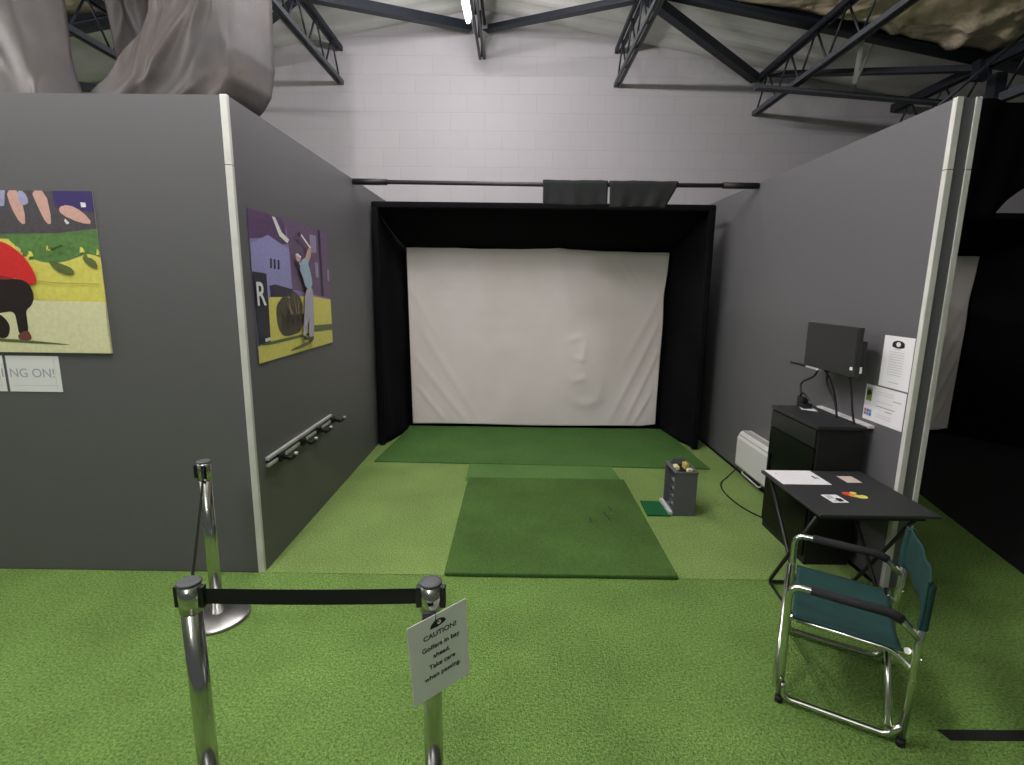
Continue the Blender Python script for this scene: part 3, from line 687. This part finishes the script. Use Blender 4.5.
# ------------------------------------------------------------------ things on the right wall
PR = lambda u, v, w: (2.296-w, u*1.0254, 1.8-(1.8-v)*1.0254)      # faces -x ; u = world y
cy = 3.037
lines = [('faint_ink', R4(cy, z, 0.12, 0.002)) for z in (1.455, 1.44, 1.425, 1.41, 1.395, 1.38, 1.365, 1.35, 1.335, 1.32)]
tag(sheet('notice_sheet', (2.915, 3.158, 1.24, 1.548), [('print_emblem', ell(cy, 1.502, 0.050, 0.022)), ('print_emblem', ell(cy, 1.492, 0.052, 0.014)), ('paper', ell(cy, 1.502, 0.018, 0.014)), ('faint_ink', R4(cy, 1.472, 0.05, 0.003))]+lines+[('faint_ink', R4(cy, 1.275, 0.09, 0.003))], PR), 'upright white notice with a round black emblem, taped beside the right partition corner', 'notice')
cy = 3.225
L2 = [('print_leaf', R4(cy, 1.165, 0.05, 0.075)), ('print_emblem', [(cy-0.02, 1.17), (cy+0.02, 1.16), (cy+0.024, 1.185), (cy, 1.2), (cy-0.02, 1.185)]), ('print_palebl', R4(cy, 1.208, 0.05, 0.01)),
      ('mid_ink', R4(2.98, 1.165, 0.07, 0.004)), ('mid_ink', R4(3.07, 1.11, 0.16, 0.004)), ('mid_ink', R4(3.04, 1.09, 0.06, 0.004))]
L2 += [('faint_ink', R4(3.08, z, 0.14, 0.002)) for z in (1.2, 1.185, 1.14, 1.06, 1.045)]
for i, c in enumerate(('pink', 'blue', 'teal')):
    for j in (0, 1): L2.append(('print_'+(c if j else ('pink', 'teal', 'blue')[i]), R4(cy+0.015-i*0.024, 1.045+j*0.022, 0.02, 0.018)))
tag(sheet('notice_sheet', (2.918, 3.262, 1.006, 1.230), L2, PR), 'wide white notice with a small picture and pink and blue squares, under the upright notice', 'notice')
r = thing('monitor', 'small black monitor mounted on the right partition above the black cabinet', 'monitor', (2.2, 3.5, 1.42))
o = local(obj('display_panel', B(2.12, 2.15, 3.215, 3.795, 1.272, 1.584), 'monitor_plastic'), r); bevel(o, 0.004)
o = local(obj('screen_glass', B(2.117, 2.121, 3.227, 3.783, 1.295, 1.572), 'monitor_plastic'), r)
o = local(obj('rear_housing', B(2.15, 2.195, 3.23, 3.7, 1.29, 1.5), 'black_plastic'), r); bevel(o, 0.012)
bm = bmesh.new(); box(bm, 2.195, 2.296, 3.42, 3.56, 1.36, 1.48); local(obj('wall_bracket', bm, 'black_matte'), r)
local(obj('sticker', B(2.1495, 2.162, 3.2125, 3.2155, 1.30, 1.34), 'paper'), r)['label'] = 'white sticker on the edge'
local(obj('sticker', B(2.1165, 2.1175, 3.235, 3.262, 1.335-0.02, 1.335), 'paper'), r)['label'] = 'small white sticker'
bm = bmesh.new(); tube(bm, [(2.125, 3.98, 1.262), (2.13, 3.62, 1.268)], 0.009, 8); local(obj('lower_arm', bm, 'black_plastic'), r)
local(obj('port_strip', B(2.118, 2.14, 3.6, 3.76, 1.258, 1.272), 'rail_silver'), r)
cb = [([(2.14, 3.63, 1.27), (2.15, 3.7, 1.2), (2.17, 3.88, 1.12), (2.15, 3.84, 1.05), (2.13, 3.8, 1.0)], 'black cable looping left from the monitor to the plug lump on the cabinet'),
      ([(2.14, 3.52, 1.27), (2.16, 3.55, 1.18), (2.18, 3.47, 1.06), (2.19, 3.44, 0.955)], 'black cable hanging from the middle of the monitor'),
      ([(2.14, 3.56, 1.27), (2.17, 3.53, 1.2), (2.2, 3.50, 1.08), (2.2, 3.46, 0.955)], 'second black cable hanging close beside the middle one'),
      ([(2.15, 3.30, 1.28), (2.17, 3.29, 1.15), (2.18, 3.28, 1.05), (2.2, 3.27, 0.95)], 'black cable hanging straight from the right end of the monitor')]
for p, lab in cb: tag(obj('power_cable', T(spline(p), 0.007, 8), 'rubber'), lab, 'cable')
bm = bmesh.new(); box(bm, -0.03, 0.03, -0.05, 0.05, 0, 0.035); box(bm, -0.02, 0.02, -0.01, 0.07, 0.035, 0.07); tube(bm, spline([(0, 0.05, 0.02), (0.01, 0.1, 0.05), (0, 0.03, 0.1), (0, -0.06, 0.06)]), 0.007, 8)
o = tag(obj('plug_adapter', bm, 'black_plastic', loc=(2.13, 3.74, 0.962)), 'black plug adapter lump on the back of the cabinet top', 'adapter'); bevel(o, 0.006)
# cabinet
r = thing('cabinet', 'tall black glossy cabinet against the right partition behind the table', 'cabinet', (2.06, 3.5, 0))
o = local(obj('carcass', B(1.945, 2.24, 3.215, 3.81, 0.0, 0.93), 'black_matte'), r); bevel(o, 0.004)
o = local(obj('top_board', B(1.93, 2.24, 3.205, 3.82, 0.932, 0.958), 'monitor_plastic'), r); bevel(o, 0.004)
o = local(obj('glass_door', B(1.93, 1.944, 3.225, 3.80, 0.06, 0.80), 'black_gloss'), r)
o = local(obj('drawer_front', B(1.93, 1.944, 3.225, 3.80, 0.81, 0.925), 'drawer_black'), r)
o = local(obj('door_handle', B(1.918, 1.93, 3.76, 3.775, 0.45, 0.6), 'black_plastic'), r)
bm = B(2.255, 2.296, 3.22, 3.80, 0.945, 0.963); tag(obj('cable_trunking', bm, 'white_plastic'), 'thin white trunking strip along the wall behind the cabinet top', 'trunking')
bm = bmesh.new(); prism(bm, [(2.08, 3.68), (2.16, 3.62), (2.195, 3.74), (2.12, 3.8)], 0.9585, 0.9605); tag(obj('note_paper', bm, 'paper'), 'small white slip of paper on the cabinet top', 'paper')
# heater
r = thing('wall_heater', 'white panel heater low on the right partition, left of the cabinet', 'heater', (2.22, 4.6, 0.12))
def hprof(y):
    return [(2.296, y, 0.12), (2.175, y, 0.12), (2.165, y, 0.14), (2.165, y, 0.40), (2.19, y, 0.455), (2.215, y, 0.47), (2.296, y, 0.47)]
bm = bmesh.new(); a = [bm.verts.new(p) for p in hprof(4.26)]; b = [bm.verts.new(p) for p in hprof(4.88)]
bm.faces.new(a); bm.faces.new(b[::-1])
for i in range(7): bm.faces.new((a[i], b[i], b[(i+1) % 7], a[(i+1) % 7]))
bevel(local(obj('housing', bm, 'white_plastic'), r), 0.008, 3)
bm = bmesh.new()
for i in range(26):
    y = 4.29+i*0.0218; box(bm, 2.176, 2.19, y, y+0.008, 0.418, 0.436)
local(obj('vent_grille', bm, 'vent_grey'), r)
bm = bmesh.new()
for i in range(26):
    y = 4.29+i*0.0218; box(bm, 2.205, 2.26, y, y+0.008, 0.466, 0.472)
local(obj('vent_grille', bm, 'vent_grey'), r)
bm = T(bend([(2.25, 4.8, 0.13), (2.2, 4.8, 0.07), (2.2, 4.42, 0.06), (2.25, 4.42, 0.13)], 0.03), 0.006, 8); local(obj('wire_bracket', bm, 'white_plastic'), r)
bm = T(spline([(2.24, 4.86, 0.15), (2.1, 4.85, 0.012), (1.95, 4.65, 0.008), (1.9, 4.4, 0.008), (1.93, 4.1, 0.008), (2.02, 3.9, 0.008), (2.15, 3.84, 0.008)]), 0.006, 8)
tag(obj('floor_cable', bm, 'rubber'), 'thin black cable curving on the turf from the heater to the cabinet', 'cable')
# ------------------------------------------------------------------ folding table
r = thing('folding_table', 'low black folding table with crossed tube legs beside the right partition', 'table', (1.88, 2.86, 0))
zt = 0.667
bm = bmesh.new(); pts = [(1.585, 2.525), (2.213, 2.525), (2.23, 3.195), (1.59, 3.195)]
prism(bm, pts, zt-0.018, zt); bevel(local(obj('table_top', bm, 'table_black'), r), 0.004)
bm = bmesh.new(); box(bm, 1.62, 2.16, 2.56, 2.58, zt-0.045, zt-0.018); local(obj('apron', bm, 'black_plastic'), r)
bm = bmesh.new(); box(bm, 1.62, 2.16, 3.13, 3.15, zt-0.045, zt-0.018); local(obj('apron', bm, 'black_plastic'), r)
def uleg(ya, yb, xa, xb):
    p = bend([(xa, ya, zt-0.03), (xa, yb, 0.012), (xb, yb, 0.012), (xb, ya, zt-0.03)], 0.05); return T(p, 0.011, 10)
local(obj('leg_frame', uleg(2.57, 2.98, 1.6, 2.12), 'black_plastic'), r)
local(obj('leg_frame', uleg(3.14, 2.64, 1.63, 2.09), 'black_plastic'), r)
local(obj('spreader', T([(1.6, 2.96, 0.016), (1.575, 2.66, 0.016)], 0.008, 8), 'black_plastic'), r)
PT = lambda a, z=zt: (lambda u, v, w: (a[0]+u*math.cos(a[2])-v*math.sin(a[2]), a[1]+u*math.sin(a[2])+v*math.cos(a[2]), z+0.0005+w))
o = tag(sheet('paper_sheet', (-0.145, 0.145, -0.12, 0.12), [('ink', R4(0.105, 0.0, 0.014, 0.05)), ('ink', R4(0.12, -0.01, 0.006, 0.035)), ('faint_ink', R4(-0.1, 0.06, 0.01, 0.02))]+[('paper_grey', R4(-0.02, y, 0.18, 0.0015)) for y in (0.08, 0.05, 0.02, -0.01, -0.04, -0.07)], PT((1.752, 3.067, 0.0)), 'paper'), 'white paper sheet lying on the far left corner of the black table', 'paper')
tag(sheet('card', (-0.045, 0.045, -0.055, 0.055), [('paper_grey', R4(0, y, 0.06, 0.002)) for y in (0.03, 0.01, -0.01)], PT((2.06, 3.042, 0.0)), 'paper_warm', thick=0.001), 'small pale pinkish card on the black table near the wall', 'card')
tag(sheet('card', (-0.045, 0.045, -0.055, 0.055), [('ink', [(0.0, -0.045), (0.03, -0.04), (0.035, 0.0), (0.01, 0.01), (-0.005, -0.015)]), ('paper_grey', R4(-0.015, 0.02, 0.04, 0.05)), ('ink', R4(-0.02, -0.035, 0.02, 0.006))], PT((1.787, 2.738, 0.05)), 'paper', thick=0.001), 'small white card with a dark picture in the middle of the black table', 'card')
bm = bmesh.new(); me_m = ['print_redd2', 'print_orange', 'print_lemon', 'black_plastic']
for k, (cx, cy, rr, mi) in enumerate(((-0.03, 0.02, 0.032, 0), (-0.01, -0.005, 0.026, 1), (0.022, -0.02, 0.032, 2), (0.008, 0.03, 0.02, 2), (0.025, 0.012, 0.014, 3))):
    vs = [bm.verts.new((cx+rr*math.cos(t*PI/9), cy+rr*0.9*math.sin(t*PI/9), 0.0012+0.0004*k)) for t in range(18)]
    vb = [bm.verts.new((cx+rr*math.cos(t*PI/9), cy+rr*0.9*math.sin(t*PI/9), 0)) for t in range(18)]
    f = bm.faces.new(vs); f.material_index = mi; bm.faces.new(vb[::-1]).material_index = mi
    for t in range(18): bm.faces.new((vb[t], vb[(t+1) % 18], vs[(t+1) % 18], vs[t])).material_index = mi
tag(obj('coaster', bm, me_m, loc=(1.935, 2.79, zt+0.0005)), 'round red, orange and yellow sticker-like token on the black table', 'coaster')
# ------------------------------------------------------------------ grey box with tray and green tile
r = thing('ball_dispenser', 'small upright grey box with open tray top, right of the hitting mat', 'box', (1.37, 4.1, 0))
x0, x1, y0, y1, h = 1.285, 1.468, 3.945, 4.22, 0.36
bm = bmesh.new(); t = 0.012
box(bm, x0, x1, y0, y0+t, 0, h); box(bm, x0, x1, y1-t, y1, 0, h); box(bm, x1-t, x1, y0+t, y1-t, 0, h); box(bm, x0+t, x1-t, y0+t, y1-t, 0, 0.02); box(bm, x0+0.045, x0+0.055, y0+t, y1-t, 0.02, h-0.03)
bevel(local(obj('casing', bm, 'box_grey'), r), 0.003)
bm = bmesh.new(); box(bm, x0-0.006, x1+0.006, y0-0.006, y0+0.012, h, h+0.014); box(bm, x0-0.006, x1+0.006, y1-0.012, y1+0.006, h, h+0.014); box(bm, x0-0.006, x0+0.03, y0+0.012, y1-0.012, h, h+0.014); box(bm, x1-0.012, x1+0.006, y0+0.012, y1-0.012, h, h+0.014)
bevel(local(obj('rim', bm, 'box_rim'), r), 0.003)
bm = B(x0+0.03, x1-0.012, y0+0.012, y1-0.012, h-0.02, h-0.005); local(obj('tray', bm, 'black_matte'), r)
for k in range(4):
    bm = bmesh.new(); zc = 0.075+k*0.066
    tube(bm, [(x0+0.0, y0+0.07, zc), (x0+0.045, y0+0.07, zc)], 0.027, 18); o = local(obj('port', bm, 'box_rim'), r)
    bm = bmesh.new(); tube(bm, [(x0-0.003, y0+0.07, zc), (x0+0.01, y0+0.07, zc)], 0.015, 14); o2 = obj('port_hole', bm, 'black_matte'); o2.parent = o
bm = bmesh.new(); box(bm, x0-0.03, x0, y0-0.005, y1, 0.012, 0.035); local(obj('outlet_lip', bm, 'paper_grey'), r)['label'] = 'pale lip at the foot'
bm = bmesh.new(); box(bm, x0+0.05, x1-0.03, y1-0.03, y1-0.018, h, h+0.045); local(obj('rear_plate', bm, 'box_rim'), r)
for (dx, dy, w_, d_, h_, m_, lb) in ((0.045, 0.13, 0.04, 0.07, 0.03, 'cream', 'cream coloured block in the tray of the grey box, left side'), (0.125, 0.14, 0.03, 0.07, 0.05, 'gold', 'yellow brass coloured block standing in the tray of the grey box'), (0.13, 0.045, 0.045, 0.03, 0.03, 'cream', 'cream coloured block at the front right corner of the tray'), (0.075, 0.05, 0.04, 0.045, 0.02, 'black_plastic', 'black block at the front of the tray')):
    bm = bmesh.new(); box(bm, -w_/2, w_/2, -d_/2, d_/2, 0, h_); box(bm, -w_/4, w_/4, -d_/3, d_/4, h_, h_+0.008)
    o = bevel(obj('tray_block', bm, m_, loc=(x0+dx, y0+dy, h-0.005)), 0.004); o.rotation_euler.z = 0.25*(dx*10-0.7)
    tag(o, lb, 'block', 'small blocks in the tray of the grey box')
bm = bmesh.new(); prism(bm, [(1.08, 3.93), (1.27, 3.93), (1.25, 4.21), (1.09, 4.22)], 0, 0.014)
tag(bevel(obj('turf_tile', bm, 'turf_tile'), 0.003), 'small dark blue-green turf tile beside the grey box', 'turf tile')
# ------------------------------------------------------------------ director chair
def chair():
    r = thing('folding_chair', 'green canvas folding chair with shiny tube frame and black armrests', 'chair', (1.52, 2.157, 0), -PI/6)
    W, D = 0.27, 0.22
    def add(nm, bm, m, lab=None):
        o = obj(nm, bm, m); o.parent = r
        if lab: o['label'] = lab
        return o
    for s in (-1, 1):
        y = s*W
        add('arm_tube', T(bend([(-D, y, 0.03), (-D-0.003, y, 0.30), (-D-0.008, y, 0.565), (0.15, y, 0.555), (0.222, y, 0.48)], 0.055), 0.0145, 14), 'aluminium')
        add('base_tube', T(bend([(-D+0.005, y, 0.10), (-D+0.012, y, 0.025), (D-0.04, y, 0.025), (D-0.005, y, 0.09)], 0.05), 0.0135, 14), 'aluminium')
        add('back_post', T([(D, y, 0.02), (D+0.004, y, 0.35), (D+0.012, y, 0.712)], 0.0135, 14), 'aluminium')
        bm = T(bend([(-0.15, y, 0.564), (0.13, y, 0.5565), (0.165, y, 0.54)], 0.03), 0.019, 16); add('armrest', bm, 'foam')
        for x in (-D, D): add('foot', T([(x, y, 0.0), (x, y, 0.03)], 0.017, 14), 'rubber')
        add('seat_rail', T(bend([(-D+0.01, s*(W-0.03), 0.395), (0.15, s*(W-0.03), 0.385), (D-0.01, s*(W-0.01), 0.345), (D+0.008, y, 0.335)], 0.04), 0.011, 12), 'aluminium')
        for x, z in ((D+0.005, 0.30), (D+0.02, 0.40), (-D, 0.12)): add('rivet', T([(x, y-0.018*1, z), (x, y+0.018, z)], 0.006, 10), 'chrome')
    for k, x in enumerate((-D-0.02, D-0.045)):
        add('cross_leg', T([(x, -W+0.005, 0.06), (x, W-0.03, 0.405)], 0.0135, 12), 'aluminium')
        add('cross_leg', T([(x+0.026, W-0.005, 0.06), (x+0.026, -W+0.03, 0.40)], 0.0125, 12), 'aluminium')
    def seat(u, v):
        x = -D+0.015+(2*D-0.05)*u; y = (2*v-1)*(W-0.022)
        return (x, y, 0.408-0.045*math.sin(PI*v)*(0.7+0.3*math.sin(PI*u))+0.003*math.sin(v*26+u*3)-0.012*u)
    o = solid(add('seat', grid(seat, 20, 30), 'canvas'), 0.005)
    def back(u, v):
        y = (2*u-1)*(W+0.018); z = 0.525+0.19*v; xb = D+0.004+(z-0.35)*0.022
        e = abs(2*u-1)
        return (xb-0.014*(1 if e > 0.93 else 0)+0.022*(1-e**2)+0.004*math.sin(u*17+v*3), y, z+0.006*math.cos(u*PI*2)*v)
    solid(add('backrest', grid(back, 40, 10), 'canvas'), 0.006)
    for s in (-1, 1):
        def slv(u, v):
            a = 2*PI*u; z = 0.525+0.19*v; xb = D+0.004+(z-0.35)*0.022
            return (xb+0.018*math.cos(a), s*W+0.018*math.sin(a), z)
        add('back_sleeve', grid(slv, 16, 4), 'canvas')
    return r
chair()
# ------------------------------------------------------------------ queue posts
def post(x, y, label, clips, rz=0):
    r = thing('barrier_post', label, 'barrier post', (x, y, 0), rz)
    def add(nm, bm, m):
        o = obj(nm, bm, m); o.parent = r; return o
    bm = bmesh.new(); lathe(bm, [(0, 0), (0.155, 0), (0.160, 0.004), (0.160, 0.012), (0.150, 0.02), (0.06, 0.032), (0.045, 0.036), (0, 0.036)], 56); add('base', bm, 'brushed_steel')
    bm = bmesh.new(); lathe(bm, [(0, 0.036), (0.0305, 0.036), (0.0305, 0.80), (0, 0.80)], 32); add('pole', bm, 'chrome')
    bm = bmesh.new(); lathe(bm, [(0, 0.801), (0.034, 0.801), (0.034, 0.889), (0, 0.889)], 32); add('head', bm, 'chrome')
    bm = bmesh.new(); lathe(bm, [(0, 0.889), (0.0335, 0.889), (0.0345, 0.891), (0.0345, 0.897), (0.0335, 0.899), (0.02, 0.9), (0, 0.9)], 32); add('cap', bm, 'cap_grey')
    for a in clips:
        d = Vector((math.cos(a), math.sin(a), 0)); s = Vector((-d.y, d.x, 0)); bm = bmesh.new()
        m = Matrix((d, s, Vector((0, 0, 1)))).transposed()
        vs = box(bm, 0.028, 0.046, -0.012, 0.012, 0.814, 0.884)
        for v in vs: v.co = m @ v.co
        bevel(add('belt_clip', bm, 'black_plastic'), 0.003)
    return r
p1, p2, p3 = Vector((-1.615, 2.56)), Vector((-1.0, 1.455)), Vector((-0.255, 1.475))
ang = lambda a, b: math.atan2(b.y-a.y, b.x-a.x)
post(*p1, 'chrome barrier post farthest back, beside the corner of the left partition', (ang(p1, p2), ang(p1, p2)-PI/2))
post(*p2, 'chrome barrier post nearest the left, where the two black belts meet', (ang(p2, p1), ang(p2, p3), PI, ))
post(*p3, 'chrome barrier post carrying the caution notice', (ang(p3, p2), 0.0, ))
def flat(bm):
    for f in bm.faces: f.smooth = False
    return bm
def belt(a, b, label):
    d = (b-a).normalized(); A = a+d*0.044; Bq = b-d*0.044; n = Vector((-d.y, d.x))
    def fn(u, v):
        p = A+(Bq-A)*u; return (p.x, p.y, 0.822+0.052*v-0.004*math.sin(PI*u))
    tag(solid(obj('barrier_belt', flat(grid(fn, 20, 2)), 'belt'), 0.0015), label, 'belt')
belt(p2, p3, 'black belt stretched between the two front barrier posts')
belt(p1, p2, 'black belt running back from the left barrier post to the farthest one')
# caution notice
ex = Vector((0.776, 0.625, 0.089)).normalized(); ey = Vector((-0.036, -0.097, 0.995)); ey = (ey-ex*ex.dot(ey)).normalized(); nrm = ex.cross(ey); tl = Vector((-0.309, 1.376, 0.813))+nrm*0.022-ex*0.014+ey*0.012
def PC_(u, v, w): return tl+ex*u+ey*(v-0.289)+nrm*w
o = tag(sheet('caution_notice', (0, 0.205, 0, 0.289), [('ink', [(0.073, 0.245), (0.078, 0.258), (0.09, 0.268), (0.108, 0.270), (0.124, 0.264), (0.131, 0.252), (0.118, 0.246), (0.1, 0.243)]), ('paper', ell(0.106, 0.257, 0.007, 0.007)), ('ink', ell(0.104, 0.259, 0.003, 0.003))], PC_), 'white paper notice with caution text fixed to the front right barrier post', 'notice')
for k, (s, z, sz) in enumerate((('CAUTION!', 0.214, 0.0245), ('Golfers in bay', 0.174, 0.0235), ('ahead.', 0.139, 0.0235), ('Take care', 0.104, 0.0235), ('when passing.', 0.067, 0.0235))):
    lettering('printed_line', s, sz, frame_matrix(PC_(0.107, z, 0.0026), ex, ey), 'ink', o, bold=0.0003)
bm = bmesh.new(); c = PC_(0.085, 0.276, -0.016); box(bm, -0.02, 0.02, -0.008, 0.008, -0.014, 0.014); oc = obj('paper_clip', bm, 'black_plastic', o, loc=c)
# black strip on the floor
bm = bmesh.new(); prism(bm, [(1.80, 1.838), (2.9, 1.85), (2.9, 1.90), (1.785, 1.888)], 0, 0.004)
tag(obj('floor_strip', bm, 'black_matte'), 'flat black strip lying on the turf at the lower right corner', 'strip')
